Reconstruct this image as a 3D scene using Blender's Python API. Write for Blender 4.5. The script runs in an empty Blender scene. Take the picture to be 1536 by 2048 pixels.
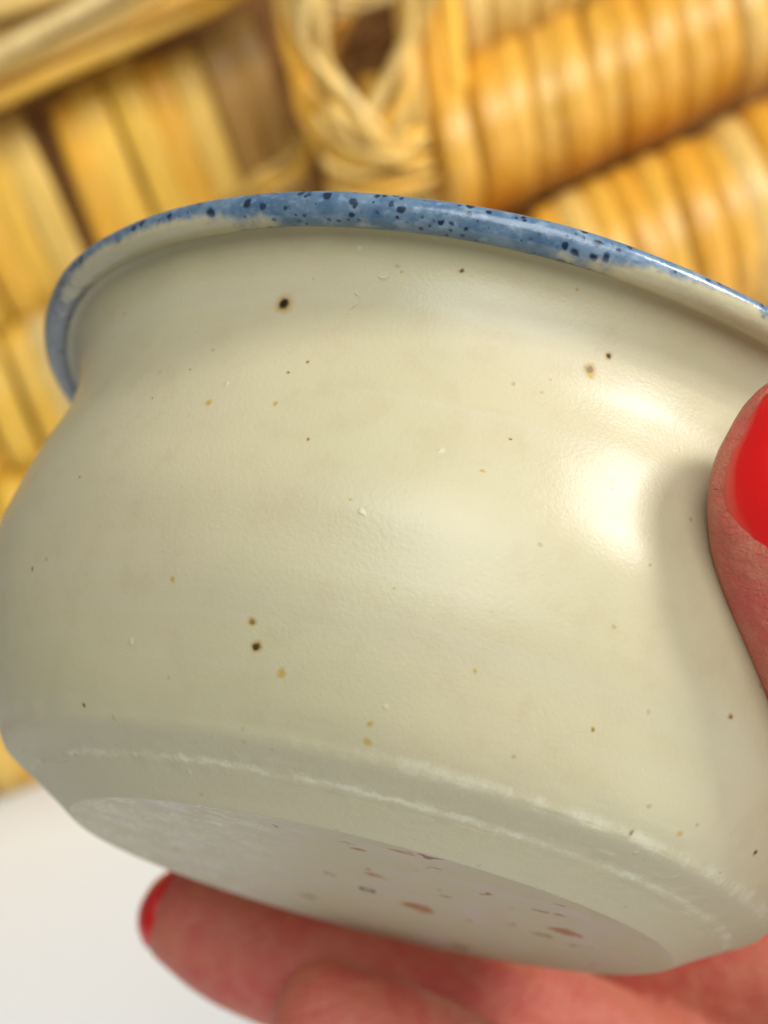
import bpy, bmesh, math, random
from mathutils import Vector, Matrix, noise
from mathutils.bvhtree import BVHTree
R = math.radians
S = bpy.context.scene
random.seed(7)

# ------------------------------------------------------------------ camera
FOC = 3100.0                                   # focal length in pixels of the 1536 x 2048 photograph
roll, pitch = R(21), R(20)
up_c = Vector((-math.sin(roll)*math.cos(pitch), math.cos(roll)*math.cos(pitch), math.sin(pitch)))
fwd = Vector((0, 0, -1))
Yc = (fwd - up_c*fwd.dot(up_c)).normalized()
Xc = Yc.cross(up_c).normalized()
ROT = Matrix((Xc, Yc, up_c))                   # camera axes -> world axes
CAMZ = 0.210
CAM = Matrix.Translation((0, 0, CAMZ)) @ ROT.to_4x4()
cam = bpy.data.objects.new('camera', bpy.data.cameras.new('camera'))
S.collection.objects.link(cam); S.camera = cam
cam.matrix_world = CAM
cam.data.sensor_fit = 'VERTICAL'; cam.data.sensor_height = 36
cam.data.lens = FOC/2048*36
cam.data.clip_start = 0.005; cam.data.clip_end = 50
cam.data.dof.use_dof = True
cam.data.dof.focus_distance = 0.125
cam.data.dof.aperture_fstop = 24

# ------------------------------------------------------------------ light
w = bpy.data.worlds.new("World"); S.world = w; w.use_nodes = True
bg = w.node_tree.nodes['Background']
bg.inputs[0].default_value = (1.0, 0.96, 0.87, 1); bg.inputs[1].default_value = 0.22

def cp(px, py, z):                              # a point seen at (px, py), z metres in front of the lens
    return CAM @ Vector(((px-768)/FOC*z, -(py-1024)/FOC*z, -z))
def area(name, loc_c, target_c, sx, sy, power, col):
    l = bpy.data.lights.new(name, 'AREA'); l.shape = 'RECTANGLE'; l.size = sx; l.size_y = sy
    l.energy = power; l.color = col
    o = bpy.data.objects.new(name, l); S.collection.objects.link(o)
    p = CAM @ Vector(loc_c); t = CAM @ Vector(target_c)
    o.matrix_world = Matrix.Translation(p) @ (t-p).to_track_quat('-Z', 'Y').to_matrix().to_4x4()
    return o
BOWL_C = Vector((0.0, -0.01, -0.14))
area('window_light', Vector((0.95, 0.84, 0.29)), BOWL_C, 0.28, 0.36, 14.5, (1.0, 0.98, 0.955))
area('fill_light', Vector((0.08, 0.62, 1.0)), BOWL_C, 0.9, 0.9, 16, (0.97, 0.985, 1.0))  # soft front fill, added to lift the bowl's shaded underside

S.view_settings.view_transform = 'Standard'; S.view_settings.look = 'None'
S.view_settings.exposure = 0.04; S.view_settings.gamma = 1
S.render.engine = 'CYCLES'

# ------------------------------------------------------------------ helpers
def link(o):
    S.collection.objects.link(o); return o
def tag(o, label=None, cat=None, kind=None, group=None):
    if label: o['label'] = label
    if cat: o['category'] = cat
    if kind: o['kind'] = kind
    if group: o['group'] = group
    return o
def mesh_data(name, V, F, mat, smooth=True):
    me = bpy.data.meshes.new(name); me.from_pydata([tuple(v) for v in V], [], F); me.update()
    bm = bmesh.new(); bm.from_mesh(me); bmesh.ops.recalc_face_normals(bm, faces=bm.faces[:]); bm.to_mesh(me); bm.free()
    if smooth: me.polygons.foreach_set('use_smooth', [True]*len(me.polygons))
    me.materials.append(mat); return me
def obj(name, me, parent=None):
    o = link(bpy.data.objects.new(name, me))
    if parent: o.parent = parent
    return o
def empty(name, m):
    o = link(bpy.data.objects.new(name, None)); o.matrix_world = m; o.empty_display_size = 0.02
    return o

class NT:
    """small wrapper for writing node materials"""
    def __init__(s, name):
        s.m = bpy.data.materials.new(name); s.m.use_nodes = True; s.t = s.m.node_tree; s.b = s.t.nodes['Principled BSDF']
    def n(s, ty, **kw):
        x = s.t.nodes.new(ty)
        for k, v in kw.items():
            if k.startswith('i_'): x.inputs[k[2:].replace('_', ' ')].default_value = v
            else: setattr(x, k, v)
        return x
    def l(s, a, b): s.t.links.new(a, b)
    def math(s, op, a, b=None, c=None, clamp=False):
        x = s.n('ShaderNodeMath', operation=op, use_clamp=clamp)
        for i, v in enumerate((a, b, c)):
            if v is None: continue
            if hasattr(v, 'node'): s.l(v, x.inputs[i])
            else: x.inputs[i].default_value = v
        return x.outputs[0]
    def sstep(s, v, lo, hi):
        x = s.n('ShaderNodeMapRange', interpolation_type='SMOOTHSTEP', clamp=True)
        s.l(v, x.inputs['Value'])
        for k, q in (('From Min', lo), ('From Max', hi)):
            if hasattr(q, 'node'): s.l(q, x.inputs[k])
            else: x.inputs[k].default_value = q
        return x.outputs[0]
    def mix(s, f, a, b):
        x = s.n('ShaderNodeMix', data_type='RGBA')
        for i, v in ((0, f), (6, a), (7, b)):
            if hasattr(v, 'node'): s.l(v, x.inputs[i])
            elif i == 0: x.inputs[0].default_value = v
            else: x.inputs[i].default_value = (*v, 1)
        return x.outputs[2]
    def noise(s, vec, scale, detail=3, rough=.5):
        x = s.n('ShaderNodeTexNoise'); x.inputs['Scale'].default_value = scale
        x.inputs['Detail'].default_value = detail; x.inputs['Roughness'].default_value = rough
        s.l(vec, x.inputs['Vector']); return x.outputs['Fac']
    def bump(s, hgt, dist, strength=1.0, prev=None):
        x = s.n('ShaderNodeBump'); x.inputs['Distance'].default_value = dist; x.inputs['Strength'].default_value = strength
        s.l(hgt, x.inputs['Height'])
        if prev is not None: s.l(prev, x.inputs['Normal'])
        return x.outputs['Normal']
    def scaled(s, vec, sc):
        x = s.n('ShaderNodeMapping'); s.l(vec, x.inputs[0]); x.inputs['Scale'].default_value = sc; return x.outputs[0]

# ------------------------------------------------------------------ materials
def glaze_color(nt, P):
    """cream stoneware glaze with iron specks, P in bowl units (30 mm)"""
    big = nt.noise(P, 1.3, 3, .55); fine = nt.noise(P, 9, 4, .6)
    c = nt.mix(nt.sstep(big, .32, .68), (.485, .447, .275), (.515, .460, .290))
    c = nt.mix(nt.math('MULTIPLY', nt.sstep(fine, .45, .75), .35), c, (.44, .37, .21))
    warp = nt.n('ShaderNodeTexNoise'); warp.inputs['Scale'].default_value = 30; warp.inputs['Detail'].default_value = 3
    nt.l(P, warp.inputs['Vector'])
    wv = nt.n('ShaderNodeVectorMath', operation='MULTIPLY_ADD'); nt.l(warp.outputs['Color'], wv.inputs[0])
    wv.inputs[1].default_value = (.022,)*3; nt.l(P, wv.inputs[2])
    wo = nt.n('ShaderNodeVectorMath', operation='SUBTRACT'); nt.l(wv.outputs[0], wo.inputs[0]); wo.inputs[1].default_value = (.011,)*3
    return c, wo.outputs[0]

# iron specks of the glaze: x, y, z in bowl units, radius, darkness (1 black, 0 ochre)
SPECKS = [
(-0.690,-1.233,1.370,0.030,1.00),
(0.228,-1.395,1.385,0.013,0.95),
(0.184,-1.398,1.329,0.020,0.45),
(0.193,-1.397,1.310,0.013,0.20),
(-0.225,-1.433,1.506,0.008,0.80),
(-0.811,-1.239,1.008,0.013,0.20),
(-0.618,-1.311,1.126,0.007,0.50),
(-0.570,-1.318,1.169,0.006,0.40),
(-0.622,-1.340,1.014,0.009,0.20),
(-0.507,-1.405,0.909,0.007,0.50),
(-0.521,-1.311,0.412,0.013,0.45),
(-0.492,-1.298,0.354,0.017,0.90),
(-0.412,-1.300,0.301,0.014,0.25),
(-0.158,-1.312,0.226,0.010,0.20),
(-0.154,-1.284,0.187,0.012,0.25),
(-0.937,-0.882,0.178,0.010,0.95),
(-0.957,-0.628,0.084,0.008,0.95),
(-0.835,-0.947,0.150,0.008,0.20),
(-1.211,-0.822,0.539,0.010,0.50),
(0.581,-1.143,0.164,0.012,0.95),
(0.719,-1.099,0.206,0.012,0.20),
(0.985,-0.904,0.255,0.012,0.90),
(0.673,-0.813,0.031,0.008,0.95),
(0.009,-1.471,1.027,0.006,0.60),
(0.767,-1.233,0.518,0.010,0.50),
(0.395,-1.334,0.358,0.008,0.50),
(-0.384,-1.387,1.479,0.006,0.20),
(0.096,-1.461,1.528,0.006,0.20),
(-1.217,-0.755,1.450,0.009,0.20),
(-1.391,-0.314,1.422,0.012,0.20),
(-0.990,-1.084,1.046,0.006,0.50),
(-1.241,-0.684,1.388,0.006,0.50),
(0.443,-1.432,0.797,0.006,0.20),
(-0.356,-1.462,0.747,0.005,0.20),
(0.062,-1.411,0.404,0.007,0.20),
(-0.187,-1.454,0.550,0.006,0.20),
(-0.760,-1.228,0.489,0.009,0.15),
(0.890,-0.922,0.166,0.008,0.30),
(0.083,-1.413,1.257,0.006,0.15),
(-0.117,-1.570,1.553,0.012,0.50),
(-0.907,-1.121,1.145,0.005,0.40),
(-1.133,-0.991,0.792,0.006,0.50),
(-0.043,-1.492,0.908,0.006,0.20),
]
FLECKS = [
(-0.013,-0.338,0.011,0.035,0.20),
(-0.169,0.493,0.010,0.030,0.90),
(0.182,0.097,0.012,0.055,0.20),
(0.144,0.067,0.012,0.030,0.20),
(0.342,0.070,0.011,0.022,0.20),
(0.503,-0.511,0.008,0.020,0.60),
(0.543,-0.545,0.006,0.016,0.60),
(0.618,-0.255,0.008,0.032,0.20),
(0.661,-0.244,0.008,0.022,0.20),
(0.579,-0.055,0.009,0.030,0.90),
(0.733,-0.065,0.007,0.016,0.20),
(0.708,0.011,0.008,0.012,0.90),
(0.486,-0.713,0.004,0.012,0.60),
(0.100,-0.946,0.001,0.022,0.60),
(0.014,-0.931,0.002,0.020,0.20),
(0.123,-0.784,0.006,0.014,0.60),
(-0.023,-0.454,0.011,0.012,0.60),
(0.079,-0.679,0.008,0.010,0.60),
(-0.153,-0.165,0.012,0.012,0.60),
(-0.130,-0.151,0.012,0.012,0.60),
(-0.168,0.114,0.012,0.010,0.60),
(0.186,-0.400,0.011,0.010,0.60),
(0.231,-0.280,0.011,0.010,0.90),
(0.148,-0.194,0.012,0.008,0.60),
(0.306,-0.563,0.009,0.012,0.60),
(0.430,-0.400,0.009,0.012,0.60),
(0.470,-0.101,0.011,0.016,0.20),
(0.431,0.730,0.005,0.030,0.90),
(0.824,0.299,0.004,0.018,0.90),
(-0.658,0.195,0.008,0.012,0.20),
(-0.464,0.506,0.008,0.012,0.20),
(-0.335,-0.811,0.004,0.010,0.60),
(-0.085,-0.753,0.007,0.020,0.20),
(0.048,-0.290,0.012,0.010,0.20),
(-0.117,-0.798,0.006,0.014,0.20),
]
def mat_glaze():
    nt = NT('cream_speckled_glaze')
    P = nt.n('ShaderNodeTexCoord').outputs['Object']
    sep = nt.n('ShaderNodeSeparateXYZ'); nt.l(P, sep.inputs[0]); z = sep.outputs[2]
    c, W = glaze_color(nt, P)
    # throwing bands, very faint
    band = nt.noise(nt.scaled(P, (.25, .25, 7)), 1.6, 3)
    c = nt.mix(nt.math('MULTIPLY', nt.sstep(band, .5, .72), .3), c, (.53, .49, .36))
    # tiny random ochre flecks
    v = nt.n('ShaderNodeTexVoronoi'); v.inputs['Scale'].default_value = 13; nt.l(W, v.inputs['Vector'])
    fm = nt.math('SUBTRACT', 1, nt.sstep(v.outputs['Distance'], .05, .13))
    sc = nt.n('ShaderNodeSeparateColor'); nt.l(v.outputs['Color'], sc.inputs[0])
    fm = nt.math('MULTIPLY', fm, nt.math('GREATER_THAN', sc.outputs[0], .8))
    c = nt.mix(nt.math('MULTIPLY', fm, .5), c, (.33, .22, .09))
    v = nt.n('ShaderNodeTexVoronoi'); v.inputs['Scale'].default_value = 7.5; nt.l(W, v.inputs['Vector'])
    sc = nt.n('ShaderNodeSeparateColor'); nt.l(v.outputs['Color'], sc.inputs[0])
    pit = nt.math('MULTIPLY', nt.math('SUBTRACT', 1, nt.sstep(v.outputs['Distance'], .03, .10)), nt.math('GREATER_THAN', sc.outputs[1], .72))
    c = nt.mix(nt.math('MULTIPLY', pit, .3), c, (.70, .69, .55))
    # crackle hairlines
    cv = nt.n('ShaderNodeTexVoronoi', feature='DISTANCE_TO_EDGE'); cv.inputs['Scale'].default_value = 3.1; nt.l(W, cv.inputs['Vector'])
    cr = nt.math('SUBTRACT', 1, nt.sstep(cv.outputs['Distance'], .0, .006))
    cr = nt.math('MULTIPLY', cr, nt.sstep(nt.noise(P, 2.3, 2), .5, .62))
    c = nt.mix(nt.math('MULTIPLY', cr, .22), c, (.38, .36, .27))
    for (x, y, zz, rad, dk) in SPECKS:
        rad *= .68
        d = nt.n('ShaderNodeVectorMath', operation='DISTANCE'); nt.l(W, d.inputs[0]); d.inputs[1].default_value = (x, y, zz)
        d = d.outputs['Value']
        halo = nt.math('SUBTRACT', 1, nt.sstep(d, rad*.4, rad*2.0))
        c = nt.mix(nt.math('MULTIPLY', halo, .8), c, (.36, .20, .01) if dk > .3 else (.42, .27, .02))
        if dk > .3:
            core = nt.math('SUBTRACT', 1, nt.sstep(d, rad*.4, rad*1.15))
            c = nt.mix(nt.math('MULTIPLY', core, dk), c, (.012, .007, .004))
    # thin glaze below the belly edge: greyer, drier, with a ragged ridge
    low = nt.math('SUBTRACT', 1, nt.sstep(z, .13, .22))
    c = nt.mix(nt.math('MULTIPLY', low, .5), c, (.475, .425, .285))
    # thick white glaze caught on the ragged ridge and on the belly edge
    zz = nt.math('ADD', z, nt.math('MULTIPLY', nt.math('SUBTRACT', nt.noise(P, 22, 4, .7), .5), .036))
    r1 = nt.math('MULTIPLY', nt.sstep(zz, .080, .088), nt.math('SUBTRACT', 1, nt.sstep(zz, .090, .099)))
    r2 = nt.math('MULTIPLY', nt.sstep(zz, .136, .152), nt.math('SUBTRACT', 1, nt.sstep(zz, .165, .185)))
    r2 = nt.math('MULTIPLY', nt.math('MULTIPLY', r2, .75), nt.sstep(sep.outputs[0], -.7, .1))
    rr_ = nt.math('MULTIPLY', nt.math('MAXIMUM', r1, r2), nt.sstep(nt.noise(nt.scaled(P, (1, 1, .3)), 9, 5, .75), .40, .60))
    c = nt.mix(nt.math('MULTIPLY', rr_, .5), c, (.68, .66, .53))
    nt.l(c, nt.b.inputs['Base Color'])
    gr = nt.noise(P, 85, 2, .6)
    rg = nt.noise(nt.scaled(P, (1, 1, 1)), 6, 2)
    ro = nt.math('ADD', nt.math('MULTIPLY', rg, .14), .30)
    ro = nt.math('ADD', ro, nt.math('MULTIPLY', low, .15))
    nt.l(ro, nt.b.inputs['Roughness'])
    b1 = nt.bump(gr, .00005, .5)
    b2 = nt.bump(nt.noise(P, 4, 2), .0003, .08, b1)
    rough_low = nt.math('MULTIPLY', nt.noise(P, 60, 4, .7), nt.math('SUBTRACT', 1, nt.sstep(z, .10, .2)))
    b2 = nt.bump(pit, .00006, .8, b2)
    b3 = nt.bump(rough_low, .00016, .5, b2)
    nt.l(b3, nt.b.inputs['Normal'])
    nt.b.inputs['Specular IOR Level'].default_value = .42
    nt.b.inputs['Coat Weight'].default_value = .05; nt.b.inputs['Coat Roughness'].default_value = .22
    return nt.m
def mat_rim():
    nt = NT('blue_washed_rim_glaze')
    P = nt.n('ShaderNodeTexCoord').outputs['Object']
    sep = nt.n('ShaderNodeSeparateXYZ'); nt.l(P, sep.inputs[0])
    c, W = glaze_color(nt, P)
    ang = nt.math('ARCTAN2', sep.outputs[0], nt.math('MULTIPLY', sep.outputs[1], -1))   # 0 facing front, + to the right
    # the lower edge of the blue wash: low in front, higher to both sides
    fr = nt.math('MULTIPLY', nt.math('ADD', nt.sstep(ang, -.75, -.35), nt.math('SUBTRACT', 1, nt.sstep(ang, -1.35, -1.0))), nt.math('SUBTRACT', 1, nt.sstep(ang, .02, .30)))
    edge = nt.math('SUBTRACT', nt.math('ADD', 1.570, nt.math('MULTIPLY', nt.sstep(ang, -.1, .2), .024)), nt.math('MULTIPLY', fr, .040))
    wob = nt.math('MULTIPLY', nt.math('SUBTRACT', nt.noise(P, 9, 4, .65), .5), .07)
    e = nt.math('SUBTRACT', nt.math('ADD', sep.outputs[2], wob), edge)
    m = nt.sstep(e, -.012, .014)
    blue = nt.mix(nt.sstep(nt.noise(P, 11, 4, .65), .36, .66), (.030, .105, .21), (.11, .20, .30))
    blue = nt.mix(nt.math('MULTIPLY', nt.sstep(nt.noise(nt.scaled(P, (1, 1, 2)), 26, 3), .5, .75), .6), blue, (.24, .33, .42))
    blue = nt.mix(nt.math('MULTIPLY', nt.math('SUBTRACT', 1, nt.sstep(ang, -1.2, -.8)), .6), blue, (.10, .13, .16))
    c = nt.mix(nt.math('MULTIPLY', m, .93), c, blue)
    for scl, r0, thr, dark in ((26, .50, .35, 1.0), (34, .42, .35, .9)):
        v = nt.n('ShaderNodeTexVoronoi'); v.inputs['Scale'].default_value = scl; nt.l(W, v.inputs['Vector'])
        s2 = nt.n('ShaderNodeSeparateColor'); nt.l(v.outputs['Color'], s2.inputs[0])
        rr = nt.math('MULTIPLY', s2.outputs[1], r0)
        f = nt.math('SUBTRACT', 1, nt.sstep(v.outputs['Distance'], nt.math('MULTIPLY', rr, .6), nt.math('ADD', rr, .06)))
        f = nt.math('MULTIPLY', f, nt.math('GREATER_THAN', s2.outputs[0], thr))
        f = nt.math('MULTIPLY', f, m)
        c = nt.mix(nt.math('MULTIPLY', f, dark), c, (.006, .022, .05))
    nt.l(c, nt.b.inputs['Base Color'])
    nt.b.inputs['Roughness'].default_value = .3
    b1 = nt.bump(nt.noise(P, 34, 3, .6), .00010, .6)
    nt.l(nt.bump(nt.noise(P, 9, 2), .00025, .5, b1), nt.b.inputs['Normal'])
    nt.b.inputs['Coat Weight'].default_value = .3; nt.b.inputs['Coat Roughness'].default_value = .15
    return nt.m
def mat_base():
    nt = NT('dry_stoneware_base')
    P = nt.n('ShaderNodeTexCoord').outputs['Object']
    c, W = glaze_color(nt, P)
    w3 = nt.n('ShaderNodeTexNoise'); w3.inputs['Scale'].default_value = 13; w3.inputs['Detail'].default_value = 4; nt.l(P, w3.inputs['Vector'])
    w4 = nt.n('ShaderNodeVectorMath', operation='MULTIPLY_ADD'); nt.l(w3.outputs['Color'], w4.inputs[0]); w4.inputs[1].default_value = (.16, .22, 0); nt.l(P, w4.inputs[2])
    w5 = nt.n('ShaderNodeVectorMath', operation='SUBTRACT'); nt.l(w4.outputs[0], w5.inputs[0]); w5.inputs[1].default_value = (.08, .11, 0); W3 = w5.outputs[0]
    c = nt.mix(.75, c, (.47, .41, .26))
    c = nt.mix(nt.sstep(nt.noise(P, 4, 4, .6), .45, .75), c, (.50, .42, .36))
    # rusty toasted flecks
    sx = nt.n('ShaderNodeSeparateXYZ'); nt.l(P, sx.inputs[0])
    scr = nt.sstep(nt.noise(nt.scaled(W3, (3, 26, 1)), 2.2, 3, .6), .46, .60)
    scr = nt.math('MULTIPLY', scr, nt.math('SUBTRACT', 1, nt.sstep(sx.outputs[0], -.55, -.15)))
    c = nt.mix(nt.math('MULTIPLY', scr, .8), c, (.66, .62, .50))
    blot = nt.sstep(nt.noise(W3, 3.4, 3, .6), .56, .66)
    c = nt.mix(nt.math('MULTIPLY', blot, .2), c, (.46, .30, .16))
    for i, (x, y, zz, rad, dk) in enumerate(FLECKS):
        rad *= 1.3
        d = nt.n('ShaderNodeVectorMath', operation='DISTANCE'); nt.l(W3, d.inputs[0]); d.inputs[1].default_value = (x, y, zz)
        f = nt.math('SUBTRACT', 1, nt.sstep(d.outputs['Value'], rad*.55, rad*1.05))
        col = ((.33, .115, .035), (.22, .06, .02), (.22, .145, .04))[0 if dk < .4 else 1 if dk < .8 else 2]
        c = nt.mix(nt.math('MULTIPLY', f, .85), c, col)
    nt.l(c, nt.b.inputs['Base Color'])
    nt.b.inputs['Roughness'].default_value = .55
    scr = nt.noise(nt.scaled(P, (6, 30, 6)), 3, 4, .7)
    b = nt.bump(scr, .00015, .5)
    nt.l(nt.bump(nt.noise(P, 60, 3, .7), .00010, .5, b), nt.b.inputs['Normal'])
    return nt.m
def mat_skin():
    nt = NT('skin')
    P = nt.n('ShaderNodeTexCoord').outputs['Object']
    a = nt.noise(P, 90, 3); b = nt.noise(P, 420, 3, .6)
    c = nt.mix(nt.sstep(a, .38, .66), (.57, .155, .095), (.54, .09, .07))
    c = nt.mix(nt.math('MULTIPLY', nt.sstep(b, .45, .7), .35), c, (.62, .25, .15))
    nt.l(c, nt.b.inputs['Base Color'])
    nt.b.inputs['Roughness'].default_value = .46
    nt.b.inputs['Subsurface Weight'].default_value = .2
    nt.b.inputs['Subsurface Radius'].default_value = (1.0, .3, .18)
    nt.b.inputs['Subsurface Scale'].default_value = .0035
    # fine ridges of the skin
    v = nt.n('ShaderNodeTexVoronoi', feature='DISTANCE_TO_EDGE'); v.inputs['Scale'].default_value = 1500; nt.l(P, v.inputs['Vector'])
    wv = nt.noise(nt.scaled(P, (1, 1, 4)), 300, 4, .65)
    cz = nt.noise(nt.scaled(P, (1, 1, 2.5)), 110, 5, .75)
    b0 = nt.bump(cz, .0006, .6)
    b1 = nt.bump(wv, .0007, .8, b0)
    nt.l(nt.bump(nt.sstep(v.outputs['Distance'], 0, .2), .00006, .6, b1), nt.b.inputs['Normal'])
    return nt.m
def mat_nail():
    nt = NT('red_nail_polish')
    P = nt.n('ShaderNodeTexCoord').outputs['Object']
    nt.l(nt.mix(nt.noise(P, 120, 2), (.78, .0, .001), (.62, .0, .001)), nt.b.inputs['Base Color'])
    nt.b.inputs['Roughness'].default_value = .3
    nt.b.inputs['Coat Weight'].default_value = .4; nt.b.inputs['Coat Roughness'].default_value = .03
    nt.l(nt.bump(nt.noise(P, 400, 2), .00012, .5), nt.b.inputs['Normal'])
    return nt.m
def mat_straw(name, c0, c1, c2, rough=.4):
    nt = NT(name)
    P = nt.n('ShaderNodeTexCoord').outputs['Object']
    rnd = nt.n('ShaderNodeObjectInfo').outputs['Random']
    c = nt.mix(nt.sstep(rnd, .0, .75), c0, c1)
    c = nt.mix(nt.sstep(rnd, .82, .95), c, c2)
    st = nt.noise(nt.scaled(P, (1.6, 1.6, .14)), 420, 4, .6)
    c = nt.mix(nt.math('MULTIPLY', nt.sstep(st, .4, .7), .5), c, tuple(x*.55 for x in c0))
    bl = nt.noise(P, 28, 3)
    c = nt.mix(nt.math('MULTIPLY', nt.sstep(bl, .5, .75), .45), c, c2)
    nt.l(c, nt.b.inputs['Base Color'])
    nt.b.inputs['Roughness'].default_value = rough
    nt.b.inputs['Coat Weight'].default_value = .12; nt.b.inputs['Coat Roughness'].default_value = .25
    nt.l(nt.bump(st, .0006, .5), nt.b.inputs['Normal'])
    return nt.m
def mat_table():
    nt = NT('white_table_top')
    P = nt.n('ShaderNodeTexCoord').outputs['Object']
    nt.l(nt.mix(nt.noise(P, 6, 3), (.90, .95, .98), (.88, .93, .96)), nt.b.inputs['Base Color'])
    nt.b.inputs['Roughness'].default_value = .5
    nt.l(nt.bump(nt.noise(P, 160, 3), .0004, .3), nt.b.inputs['Normal'])
    return nt.m
M_glaze, M_rim, M_base = mat_glaze(), mat_rim(), mat_base()
M_skin, M_nail, M_table = mat_skin(), mat_nail(), mat_table()
_f = NT('brown_floor'); _f.l(_f.mix(_f.noise(_f.n('ShaderNodeTexCoord').outputs['Object'], 3, 3), (.16, .11, .075), (.11, .075, .05)), _f.b.inputs['Base Color']); M_floor = _f.m
M_splint = mat_straw('golden_splint', (.88, .45, .035), (.91, .55, .065), (.80, .60, .23), .5)
M_wrap = mat_straw('golden_wrap_straw', (.76, .36, .03), (.80, .43, .055), (.76, .50, .14), .33)
M_pale = mat_straw('pale_straw', (.66, .40, .075), (.72, .46, .11), (.72, .53, .22), .45)
M_shaded = mat_straw('shaded_splint', (.34, .16, .025), (.46, .25, .05), (.24, .11, .02), .5)  # splint straw with the shadow beside the loop put into its colour
M_core = mat_straw('brown_straw_core', (.26, .10, .012), (.30, .125, .02), (.30, .14, .03), .7)

# ------------------------------------------------------------------ table
def slab(x0, x1, y0, y1, z0, z1):
    V = [(x, y, z) for x in (x0, x1) for y in (y0, y1) for z in (z0, z1)]
    return V, [(0, 1, 3, 2), (4, 6, 7, 5), (0, 4, 5, 1), (2, 3, 7, 6), (0, 2, 6, 4), (1, 5, 7, 3)]
table = obj('table_top', mesh_data('table_top', *slab(-1.1, 1.1, -.15, 1.5, -.03, 0), M_table, False)); tag(table, kind='structure')
floor = obj('floor', mesh_data('floor', *slab(-6, 6, -6, 6, -.78, -.75), M_floor, False)); tag(floor, kind='structure')

# ------------------------------------------------------------------ bowl
U = .03
a_ = Vector((.23713, .89955, -.36686)); e_ = Vector((-.96697, .2549, 0)); g_ = Vector((.09351, .35474, .93028))
Rb = Matrix((-e_, -g_, a_)).transposed()
Mb = CAM @ (Matrix.Translation(Vector((-.0576, -1.2505, -5.0804))*U) @ Rb.to_4x4()) @ Matrix.Scale(U, 4)
bowl = empty('ceramic_bowl', Mb)
tag(bowl, 'small cream speckled ceramic bowl with a blue rim, tipped up in the hand', 'bowl')

def crom(pts, n):
    """Catmull-Rom through pts, n steps per span"""
    out = []
    P = [pts[0]] + list(pts) + [pts[-1]]
    for i in range(1, len(P)-2):
        p0, p1, p2, p3 = [Vector(q) for q in P[i-1:i+3]]
        for k in range(n):
            t = k/n
            out.append(.5*((2*p1) + (p2-p0)*t + (2*p0-5*p1+4*p2-p3)*t*t + (3*p1-p0-3*p2+p3)*t**3))
    out.append(Vector(pts[-1])); return out
# profiles as (radius, height) in bowl units
P_low = crom([(1.0, .0), (1.010, .004), (1.06, .034), (1.118, .068), (1.140, .080), (1.162, .096), (1.20, .114), (1.243, .134), (1.266, .150),
              (1.282, .170), (1.31, .207), (1.345, .265), (1.40, .38), (1.455, .52), (1.495, .70), (1.500, .82), (1.487, .93), (1.470, 1.02), (1.453, 1.10), (1.430, 1.19),
              (1.415, 1.28), (1.418, 1.38), (1.434, 1.45), (1.452, 1.50), (1.474, 1.535), (1.497, 1.558), (1.518, 1.565)], 6)
P_rim = crom([(1.518, 1.565), (1.534, 1.553), (1.558, 1.546), (1.588, 1.556), (1.607, 1.578), (1.612, 1.602), (1.603, 1.622), (1.580, 1.637),
              (1.555, 1.640), (1.52, 1.625), (1.48, 1.595)], 5)
P_in = crom([(1.48, 1.595), (1.42, 1.53), (1.345, 1.42), (1.32, 1.33), (1.34, 1.2), (1.38, 1.0), (1.39, .8), (1.35, .55), (1.22, .33), (1.0, .21), (.6, .16), (.25, .15)], 5)
P_base = [Vector((r, h)) for r, h in ((.03, .012), (.2, .012), (.45, .011), (.7, .008), (.88, .004), (.96, .001), (.985, .0), (1.0, .0))]
NS = 420
def wob(v, r, h):
    """hand-thrown unevenness"""
    k = .009*noise.noise(Vector((v[0]*.7, v[1]*.7, h*.9+3))) + .004*noise.noise(Vector((v[0]*3, v[1]*3, h*4)))
    k += .0005*math.sin(h*26 + 1.2*noise.noise(Vector((v[0], v[1], 0)))) * (1 if .35 < h < 1.4 else 0)
    if .06 < h < .12 and r > 1.05 and r < 1.2:         # ragged ridge under the belly
        k += .007*noise.noise(Vector((v[0]*26, v[1]*26, h*30))) + .006*noise.noise(Vector((v[0]*7, v[1]*7, 5)))*(1 if .075 < h < .1 else 0)
    if .15 < h < .21 and r > 1.2: k += .003*noise.noise(Vector((v[0]*9, v[1]*9, h*10)))
    return k
def revolve(name, prof, mat, cap=False):
    V, F = [], []
    for p in prof:
        for i in range(NS):
            t = 2*math.pi*i/NS; d = (math.cos(t), math.sin(t))
            r, h = p[0], p[1]
            k = wob((d[0]*1.4, d[1]*1.4), r, h) if h > .02 else .4*wob((d[0]*1.4, d[1]*1.4), r, .02)
            rr = r*(1+k) if r > .3 else r
            hz = h + (.006*noise.noise(Vector((d[0]*1.1, d[1]*1.1, 7))) if h > 1.4 else 0)
            V.append((d[0]*rr, d[1]*rr, hz))
    for j in range(len(prof)-1):
        for i in range(NS):
            k = (i+1) % NS
            F.append((j*NS+i, j*NS+k, (j+1)*NS+k, (j+1)*NS+i))
    if cap is not False:
        j = 0 if cap == 0 else len(prof)-1
        V.append((0, 0, prof[j][1])); c = len(V)-1
        for i in range(NS): F.append((c, j*NS+i, j*NS+(i+1) % NS))
    me = bpy.data.meshes.new(name); me.from_pydata(V, [], F); me.update()
    me.polygons.foreach_set('use_smooth', [True]*len(F)); me.materials.append(mat)
    return me
body_me = revolve('body', P_low, M_glaze)
body = obj('body', body_me, bowl)
inner = obj('inside', revolve('inside', P_in, M_glaze, cap=1), bowl)
rim_me = revolve('rim', P_rim, M_rim)
rim = obj('rim', rim_me, bowl); rim['label'] = 'rounded lip washed with speckled blue glaze'
base_me = revolve('base', P_base, M_base, cap=0)
base = obj('base', base_me, bowl); base['label'] = 'flat unglazed base with rusty flecks'

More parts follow.
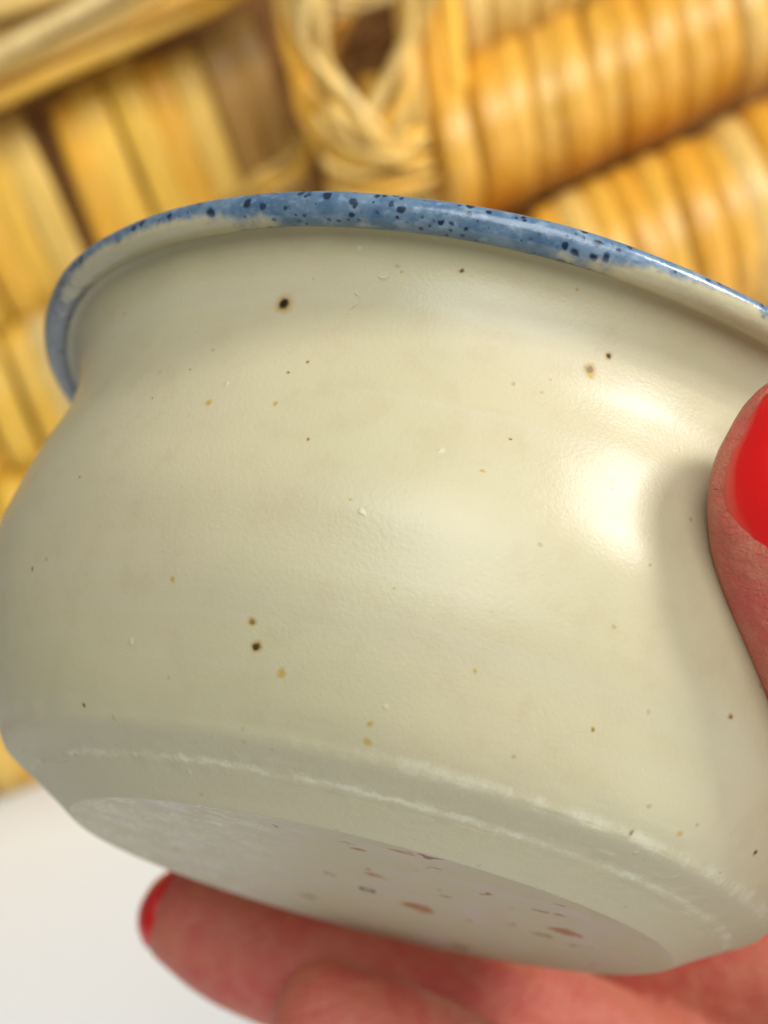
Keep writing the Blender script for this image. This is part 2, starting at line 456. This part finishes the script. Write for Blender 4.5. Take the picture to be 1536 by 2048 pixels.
# ------------------------------------------------------------------ hand
def loft(chain, V, F, n=20, up=None):
    """closed tube through chain of (point, half width, half thickness); 'up' is the thickness direction"""
    pts = [Vector(c[0]) for c in chain]
    # resample smoothly
    full = crom([(*p, c[1], c[2]) if False else Vector((*p,)) for p, c in zip(pts, chain)], 6)
    wts = crom([Vector((c[1], c[2], 0)) for c in chain], 6)
    rings = []
    L = len(full)
    def frame(i):
        t = (full[min(i+1, L-1)] - full[max(i-1, 0)]).normalized()
        u = (up - t*up.dot(t)).normalized(); return t, u, t.cross(u)
    t, u, s = frame(0)
    w0, h0 = wts[0][0], wts[0][1]
    for k in range(1, 6):                       # rounded end
        q = math.pi/2*(1-k/6)
        rings.append((full[0]-t*math.sin(q)*w0*.95, u, s, math.cos(q)*w0, math.cos(q)*h0))
    for i in range(L):
        t, u, s = frame(i); rings.append((full[i], u, s, wts[i][0], wts[i][1]))
    t, u, s = frame(L-1); w0, h0 = wts[-1][0], wts[-1][1]
    for k in range(1, 6):
        q = math.pi/2*k/6
        rings.append((full[-1]+t*math.sin(q)*w0*.9, u, s, math.cos(q)*w0, math.cos(q)*h0))
    o = len(V)
    for (c, u, s, wd, h) in rings:
        for j in range(n):
            q = 2*math.pi*j/n; V.append(c + s*math.cos(q)*wd + u*math.sin(q)*h)
    m = len(rings)
    for i in range(m-1):
        for j in range(n):
            k = (j+1) % n
            F.append((o+i*n+j, o+i*n+k, o+(i+1)*n+k, o+(i+1)*n+j))
    F.append(tuple(o+j for j in range(n))[::-1]); F.append(tuple(o+(m-1)*n+j for j in range(n)))
mm = .001
CR = CAM.to_3x3()
def cv(x, y, z): return CR @ Vector((x, y, z))
HV, HF = [], []
# thumb: lies on the near right side of the bowl, nail towards the lens
th_up = cv(.16, .12, 1)
loft([(cp(1650, 925, .1232), 8.2*mm, 6.2*mm), (cp(1636, 990, .1234), 9.0*mm, 7.2*mm), (cp(1655, 1090, .1240), 9.4*mm, 7.8*mm),
      (cp(1710, 1240, .1257), 9.3*mm, 8.2*mm), (cp(1775, 1400, .130), 10*mm, 9*mm), (cp(1870, 1600, .138), 10.5*mm, 10*mm),
      (cp(1960, 1850, .150), 13*mm, 12*mm), (cp(2000, 2150, .166), 17*mm, 15*mm), (cp(2020, 2500, .185), 22*mm, 17*mm)], HV, HF, up=th_up)
fu = cv(-.15, .25, 1)
# finger nearest the bowl (its tip is at the left)
loft([(cp(388, 1838, .199), 7.0*mm, 6.4*mm), (cp(480, 1890, .199), 8.0*mm, 7.4*mm), (cp(640, 1950, .198), 8.4*mm, 8.0*mm), (cp(860, 2020, .197), 8.6*mm, 8.2*mm),
      (cp(1120, 2078, .199), 9.2*mm, 9*mm), (cp(1420, 2230, .201), 9.4*mm, 9*mm), (cp(1800, 2420, .206), 10.5*mm, 10*mm)], HV, HF, up=fu)
# second finger, curled in front of and below the first
loft([(cp(655, 2040, .178), 6.9*mm, 6.3*mm), (cp(750, 2086, .178), 7.8*mm, 7.1*mm), (cp(920, 2170, .180), 8.2*mm, 7.8*mm),
      (cp(1150, 2290, .188), 8.6*mm, 8.2*mm), (cp(1500, 2450, .196), 9*mm, 8.6*mm), (cp(1850, 2600, .202), 10*mm, 9.5*mm)], HV, HF, up=fu)
# third finger, lit pink, under the middle of the base
loft([(cp(1120, 2230, .176), 7.6*mm, 6.8*mm), (cp(1200, 2270, .176), 8.2*mm, 7.4*mm), (cp(1300, 2290, .175), 8.6*mm, 8*mm),
      (cp(1600, 2480, .184), 9*mm, 8.6*mm), (cp(1880, 2640, .195), 10*mm, 9.5*mm)], HV, HF, up=fu)
# little finger, mostly below the frame
loft([(cp(1130, 2330, .160), 6.2*mm, 5.6*mm), (cp(1300, 2430, .161), 6.8*mm, 6.2*mm), (cp(1560, 2580, .170), 7.2*mm, 6.8*mm), (cp(1880, 2740, .186), 9*mm, 8*mm)], HV, HF, up=fu)
# heel of the thumb and palm
loft([(cp(1265, 1995, .214), 8.5*mm, 8*mm), (cp(1440, 2010, .211), 12*mm, 10*mm), (cp(1660, 2090, .205), 15*mm, 11*mm), (cp(1850, 2250, .195), 18*mm, 12*mm), (cp(2050, 2450, .192), 24*mm, 14*mm)], HV, HF, up=fu)
loft([(cp(1800, 2420, .196), 19*mm, 12*mm), (cp(2020, 2440, .186), 27*mm, 14*mm), (cp(2350, 2440, .172), 31*mm, 16*mm), (cp(2850, 2450, .158), 27*mm, 18*mm), (cp(3500, 2480, .145), 26*mm, 20*mm)], HV, HF, up=fu)
pre = BVHTree.FromPolygons(HV, HF)
def on_nail(center, axis, out, vv, ang):
    side = axis.cross(out); dirn = out*math.cos(ang) + side*math.sin(ang)
    o = center + axis*vv + dirn*.02
    hit = pre.ray_cast(o, -dirn, .04)
    return (hit[0] if hit[0] else o - dirn*.013), dirn
def basis_n(axis, out):
    axis = axis.normalized(); return axis, (out - axis*out.dot(axis)).normalized()
TN = (cp(1626, 930, .1232), *basis_n(cp(1650, 880, .1243)-cp(1650, 1080, .1250), cv(-.14, .05, 1)), 14.5*mm, 1.03)
FN = (cp(392, 1822, .199), *basis_n(cv(.12, 1, -.15), cv(-.97, -.12, -.06)), 10.5*mm, .8)
for (c_, ax_, ou_, ln_, arc_) in (TN,):
    fold = []
    for (fv, fa) in ((.40, -1.13), (.1, -1.13), (-.25, -1.12), (-.55, -1.0), (-.78, -.72), (-.92, -.35), (-.96, 0), (-.92, .35), (-.78, .72), (-.55, 1.0), (-.2, 1.13), (.3, 1.13)):
        q, dd = on_nail(c_, ax_, ou_, fv*ln_/2*1.06, fa*arc_)
        fold.append((q - dd*.75*mm, 1.35*mm, 1.35*mm))
    loft(fold, HV, HF, n=10, up=ou_)
hme = bpy.data.meshes.new('hand'); hme.from_pydata([tuple(v) for v in HV], [], HF); hme.update()
tmp = link(bpy.data.objects.new('hand_tmp', hme))
md = tmp.modifiers.new('r', 'REMESH'); md.mode = 'VOXEL'; md.voxel_size = .0009
sm = tmp.modifiers.new('s', 'SMOOTH'); sm.iterations = 6; sm.factor = .5
dg = bpy.context.evaluated_depsgraph_get()
hm = bpy.data.meshes.new_from_object(tmp.evaluated_get(dg)); hm.name = 'hand'
bpy.data.objects.remove(tmp)
hm.polygons.foreach_set('use_smooth', [True]*len(hm.polygons)); hm.materials.clear(); hm.materials.append(M_skin)
hand = obj('hand', hm)
tag(hand, 'hand with red painted nails holding the bowl from the right and below', 'hand')

def nail(center, axis, out, length, arc, lift=.55*mm):
    """curved nail laid on the fingertip: axis points to the tip, out away from the finger"""
    nu, nv = 16, 14; V = []; F = []
    for i in range(nu+1):
        v = i/nu*2-1
        for j in range(nv+1):
            u_ = j/nv*2-1
            vv = v*length/2*(1 - .20*u_*u_ if v > 0 else 1 - .30*abs(u_)**2.5)
            q, dirn = on_nail(center, axis, out, vv, u_*arc*(1-.12*max(0, -v)**2-.12*max(0, v)**3))
            V.append(q + dirn*lift*(1.2 - .9*abs(u_)**4 - (.8*abs(v)**6 if v < 0 else 0)))
    for _ in range(4):
        W = V[:]
        for i in range(1, nu):
            for j in range(1, nv):
                k = i*(nv+1)+j
                W[k] = V[k]*.4 + (V[k-1]+V[k+1]+V[k-nv-1]+V[k+nv+1])*.15
        V = W
    n0 = len(V)
    V += [v - out*.5*mm for v in V[:n0]]
    for i in range(nu):
        for j in range(nv):
            k = i*(nv+1)+j; F.append((k, k+1, k+nv+2, k+nv+1)); F.append((n0+k, n0+k+nv+1, n0+k+nv+2, n0+k+1))
    edge = [j for j in range(nv+1)] + [i*(nv+1)+nv for i in range(1, nu+1)] + [nu*(nv+1)+j for j in range(nv-1, -1, -1)] + [i*(nv+1) for i in range(nu-1, 0, -1)]
    for a, b in zip(edge, edge[1:]+edge[:1]): F.append((a, b, n0+b, n0+a))
    return obj('fingernail', mesh_data('fingernail', V, F, M_nail), hand)
nail(*TN); nail(*FN)

# ------------------------------------------------------------------ basket
def wy(px, py, Y):
    """the point of the upright plane y = Y that is seen at (px, py)"""
    d = CR @ Vector(((px-768)/FOC, -(py-1024)/FOC, -1)); o = CAM.translation
    return o + d*((Y-o.y)/d.y)
basket = empty('straw_basket', Matrix.Translation((0, .45, 0)))
tag(basket, 'golden woven straw basket standing on the white table behind the bowl', 'basket')
BI = basket.matrix_world.inverted()
def strand_mesh(name, pts, wd, th, mat, n=6, side=None, taper=True, rough=0):
    """strip with a lens-shaped section: wd half width, th half thickness"""
    V, F = [], []; L = len(pts)
    for i, p in enumerate(pts):
        t = (pts[min(i+1, L-1)]-pts[max(i-1, 0)]).normalized()
        u = side - t*side.dot(t); u.normalize(); s = t.cross(u)
        k = 1.0 + rough*noise.noise(p*160)
        if taper: k *= min(1, .55+.45*min(i, L-1-i)/(max(1, L*.12)))
        for j in range(n):
            q = 2*math.pi*j/n; V.append(p + s*math.cos(q)*wd*k + u*math.sin(q)*th*k)
    for i in range(L-1):
        for j in range(n):
            m = (j+1) % n; F.append((i*n+j, i*n+m, (i+1)*n+m, (i+1)*n+j))
    F.append(tuple(range(n))[::-1]); F.append(tuple((L-1)*n+j for j in range(n)))
    return mesh_data(name, V, F, mat)
def bpart(name, pts, wd, th, mat, side=Vector((0, -1, 0)), n=6, taper=True, rough=.25):
    return obj(name, strand_mesh(name, [BI @ p for p in pts], wd, th, mat, n, side, taper, rough), basket)

YL = .455                                        # left wall of splints (set back)
# courses of splints: the seams are lines in the picture of the wall; world heights follow from them
zs = [wy(60, y, YL).z for y in (205, 625, 935, 1245)] + [0.002]
xl = wy(-700, 900, YL).x; xr = wy(700, 300, YL).x
pitch_s = .0098
rng = random.Random(3)
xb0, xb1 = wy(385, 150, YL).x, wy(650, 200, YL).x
for ci in range(4):
    z1, z0 = zs[ci], zs[ci+1]
    protos = []
    for k in range(4):
        pts = []
        wds = .0051
        for i in range(7):
            t = i/6; bow = math.sin(math.pi*t)**.6*.0045
            pts.append(Vector((0 + .0007*math.sin(3*t+k), -bow, z1+(z0-z1)*t*1.03)))
        protos.append(strand_mesh('splint', pts, wds, .0010, M_splint, 8, Vector((0, -1, 0)), False))
    shadedp = []
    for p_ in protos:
        q_ = p_.copy(); q_.materials[0] = M_shaded; shadedp.append(q_)
    n = int((xr-xl)/pitch_s)
    for i in range(n):
        x = xl+i*pitch_s + rng.uniform(-.0006, .0006)
        shaded = ci == 0 and xb0 < x < xb1  # top-course splints left of the loop get the painted shade
        o = obj('splint', (shadedp if shaded else protos)[rng.randrange(4)], basket)
        o.location = (x, YL-.45 + rng.uniform(-.0012, .0012), rng.uniform(-.0015, .0015))
        o.rotation_euler = (0, rng.uniform(-.02, .02), rng.uniform(-.12, .12))
# solid core behind the splints and rolls: sides and back of the basket
ztop = wy(60, 205, YL).z + .03
xR = wy(1900, 300, YL).x + .05
def boxm(name, x0, x1, y0, y1, z0, z1, mat):
    V = [(x, y, z) for x in (x0, x1) for y in (y0, y1) for z in (z0, z1)]
    F = [(0, 1, 3, 2), (4, 6, 7, 5), (0, 4, 5, 1), (2, 3, 7, 6), (0, 2, 6, 4), (1, 5, 7, 3)]
    return mesh_data(name, V, F, mat, False)
zt = max(ztop, wy(1536, -250, YL).z)
obj('backing', boxm('backing', xl-.01, xR, .0085, .012, .001, zt, M_core), basket)
obj('back_wall', boxm('back_wall', xl-.01, xR, .16, .165, .001, zt-.02, M_core), basket)
obj('side_wall', boxm('side_wall', xl-.013, xl-.01, .0085, .165, .001, zt-.02, M_core), basket)
obj('side_wall', boxm('side_wall', xR, xR+.003, .0085, .165, .001, zt-.02, M_core), basket)

# bundle of long strands along the rim, upper left
def line(pa, pb, Y, n=9, sag=0, wig=.0):
    A, B = wy(*pa, Y), wy(*pb, Y)
    return [A.lerp(B, i/(n-1)) + Vector((0, wig*math.sin(i*1.3), -sag*math.sin(math.pi*i/(n-1)))) for i in range(n)]
for (pa, pb, Y, wd, m) in (((-260, 300), (520, -40), .437, .0034, M_splint), ((-260, 228), (500, -52), .433, .0030, M_wrap),
                           ((-260, 262), (330, -20), .431, .0026, M_pale), ((-260, 170), (430, -85), .434, .0034, M_pale),
                           ((-260, 245), (420, -120), .427, .0030, M_pale), ((-260, 120), (420, -130), .436, .0034, M_splint),
                           ((-260, 90), (320, -80), .429, .0034, M_pale), ((-260, 30), (300, -170), .433, .0036, M_pale),
                           ((-300, 60), (300, -230), .428, .0034, M_wrap), ((-300, -40), (300, -230), .436, .0045, M_splint)):
    bpart('rim_strand', line(pa, pb, Y, wig=.001), wd, .0032, m, n=8)

# wrapped rolls to the right
def roll_(pa, pb, Y, rad, spacing, slant, mat, shift=0, bulge=1.0):
    A, B = wy(*pa, Y), wy(*pb, Y); ax = (B-A); L = ax.length; ax.normalize()
    out = Vector((0, -1, 0)); out = (out-ax*out.dot(ax)).normalized(); upv = out.cross(ax); 
    if upv.z < 0: upv = -upv
    core = [A + ax*(L*i/8) for i in range(9)]
    bpart('roll_core', core, rad*.86, rad*.86, M_core, n=14, taper=False)
    protos = []
    for k in range(4):
        pts = []
        for i in range(11):
            ph = R(125) - R(250)*i/10               # from the top back over the front to below
            rr = rad*(1+.015*math.sin(k*2+i))
            pts.append(upv*math.sin(ph)*rr*bulge + out*math.cos(ph)*rr + ax*(slant*rad*(-ph) + .0006*math.sin(k+i*.9)))
        V, F = [], []
        wd = spacing*.60; n = 6
        for i, p in enumerate(pts):
            rad_dir = (p - ax*p.dot(ax)).normalized()
            t = (pts[min(i+1, 10)]-pts[max(i-1, 0)]).normalized(); s = t.cross(rad_dir)
            for j in range(n):
                q = 2*math.pi*j/n; V.append(p + s*math.cos(q)*wd + rad_dir*math.sin(q)*spacing*.19)
        for i in range(10):
            for j in range(n):
                m2 = (j+1) % n; F.append((i*n+j, i*n+m2, (i+1)*n+m2, (i+1)*n+j))
        protos.append(mesh_data('wrap_strand', V, F, mat))
    nst = int(L/spacing)
    for i in range(nst):
        o = obj('wrap_strand', protos[rng.randrange(4)], basket)
        o.location = BI @ (A + ax*(shift + i*spacing + rng.uniform(-.1, .1)*spacing))
        sc = rng.uniform(.97, 1.03); o.scale = (sc*rng.uniform(.9, 1.12), sc, sc); o.rotation_euler = (0, rng.uniform(-.05, .05), 0)
roll_((905, 300), (1800, -102), .415, .0195, .0080, -.22, M_wrap)
roll_((1000, 668), (1800, 282), .388, .0232, .0076, -.16, M_wrap)
roll_((830, 55), (1800, -343), .428, .0175, .0068, -.25, M_pale)
roll_((1150, 1010), (1800, 720), .400, .0225, .0080, -.22, M_wrap)

# corner post with the open loop of the handle
for (x0, x1, xx, m) in ((648, 655, 0, M_splint), (690, 672, 1, M_pale), (735, 730, 2, M_pale), (782, 770, 3, M_pale)):
    bpart('post_strand', line((x1+20, 268+xx*6), (x0+90, 900),   .408, n=7), .0050, .0036, m, n=8)
for (xa, xb, m) in ((838, 905, M_pale), (880, 950, M_wrap), (925, 985, M_splint)):
    bpart('post_strand', line((xa-45, -150), (xb-25, 640), .404, n=7, wig=.0008), .0031, .0028, m, n=8)
def path(pp, Y): return crom([wy(x, y, Y+dy) for x, y, dy in pp], 4)
def loopp(pp, Y, wd, th, m):
    base_p = [Vector(q) for q in path(pp, Y)]; L = len(base_p); ph0 = rng.uniform(0, 6)
    for k in range(3):                           # each strand of the loop is a loose twist of three straws
        pts = []
        for i, p in enumerate(base_p):
            t = (base_p[min(i+1, L-1)]-base_p[max(i-1, 0)]).normalized(); sd = t.cross(Vector((0, -1, 0))).normalized()
            a_k = (k-1)*.8 + .5*math.sin(ph0 + i*.45 + k*2)
            pts.append(p + sd*wd*.62*a_k*1.1 + Vector((0, -1, 0))*th*.35*math.cos(ph0+i*.6+k*2.1))
        bpart('loop_strand', pts, wd*.44, th*.6, m if k != 1 else M_splint if m is M_pale and rng.random() < .35 else m, n=8, rough=.3)
loopp([(612, -150, 0), (612, 20, 0), (630, 110, 0), (690, 195, -.002), (735, 268, -.004), (760, 330, -.002)], .398, .0040, .0036, M_pale)
loopp([(580, -150, 0), (585, 60, 0), (605, 170, 0), (650, 250, 0), (715, 320, 0)], .405, .0044, .0030, M_splint)
loopp([(560, 60, .004), (590, 200, 0), (650, 290, 0), (700, 360, 0)], .411, .0032, .0028, M_core)
loopp([(845, -150, 0), (835, 0, 0), (815, 110, 0), (785, 215, -.002), (745, 280, -.003), (690, 300, 0)], .397, .0048, .0036, M_pale)
loopp([(655, 335, .002), (720, 345, -.002), (800, 330, -.002), (870, 300, .002)], .398, .0026, .0020, M_pale)
loopp([(600, 120, 0), (612, 260, 0), (590, 335, 0), (520, 375, 0), (440, 420, .01)], .430, .0035, .002, M_pale)
loopp([(640, 130, 0), (680, 60, 0), (700, 10, 0), (690, -60, 0)], .418, .0030, .002, M_wrap)
loopp([(660, 10, 0), (710, 8, 0), (760, 0, 0), (800, -20, 0)], .404, .0022, .002, M_pale)
loopp([(690, 120, 0), (740, 80, 0), (790, 60, 0)], .432, .0026, .002, M_core)
loopp([(735, 250, 0), (740, 190, 0), (735, 150, 0)], .430, .0040, .002, M_splint)

loopp([(640, 215, 0), (690, 262, -.003), (745, 300, -.004), (820, 318, -.002)], .394, .0036, .0032, M_pale)
loopp([(648, 300, 0), (700, 322, -.003), (770, 312, -.003), (850, 262, 0)], .396, .0034, .0030, M_splint)
loopp([(655, 372, 0), (730, 385, -.003), (800, 372, -.003), (872, 345, 0)], .398, .0030, .0026, M_pale)
# unseen arched handle above the loop, added to shade the splints left of it
hp = crom([wy(705, -140, .432), wy(770, -300, .425), wy(930, -560, .415), wy(1250, -800, .41), wy(1650, -760, .41), wy(1850, -560, .415)], 5)
bpart('shade_handle', [Vector(q) for q in hp], .0155, .0155, M_pale, n=16)

# two bits of lint on the glaze
def lint(pts, label):
    V, F = [], []
    c = crom(pts, 5)
    for p in c:
        d = Vector((p[0], p[1], 0)).normalized()
        for q in range(4):
            a = q*math.pi/2; V.append(Vector(p) + d*math.cos(a)*.0009 + Vector((0, 0, 1))*math.sin(a)*.0009)
    for i in range(len(c)-1):
        for q in range(4): F.append((i*4+q, i*4+(q+1) % 4, i*4+4+(q+1) % 4, i*4+4+q))
    o = obj('lint_fibre', mesh_data('lint_fibre', V, F, M_lint)); o.matrix_world = Mb
    tag(o, label, 'fibre', group='lint fibres on the glaze')
nl = NT('pale_lint'); nl.b.inputs['Base Color'].default_value = (.8, .8, .74, 1); M_lint = nl.m
bt = BVHTree.FromPolygons([v.co for v in body_me.vertices], [tuple(p.vertices) for p in body_me.polygons])
def on_bowl(x, z, lift=.004):
    h = bt.ray_cast(Vector((x, -3, z)), Vector((0, 1, 0))); return h[0] + Vector((0, -lift, 0))
lint([on_bowl(-.44, 1.485), on_bowl(-.45, 1.468), on_bowl(-.437, 1.455, .012), on_bowl(-.42, 1.462, .012), on_bowl(-.416, 1.49)], 'tiny curled pale lint fibre clinging just below the blue rim')
lint([on_bowl(-.50, 1.41), on_bowl(-.485, 1.395, .010), on_bowl(-.488, 1.375, .012), on_bowl(-.50, 1.36), on_bowl(-.50, 1.34, .01)], 'tiny straight pale fibre on the glaze right of the largest dark speck')
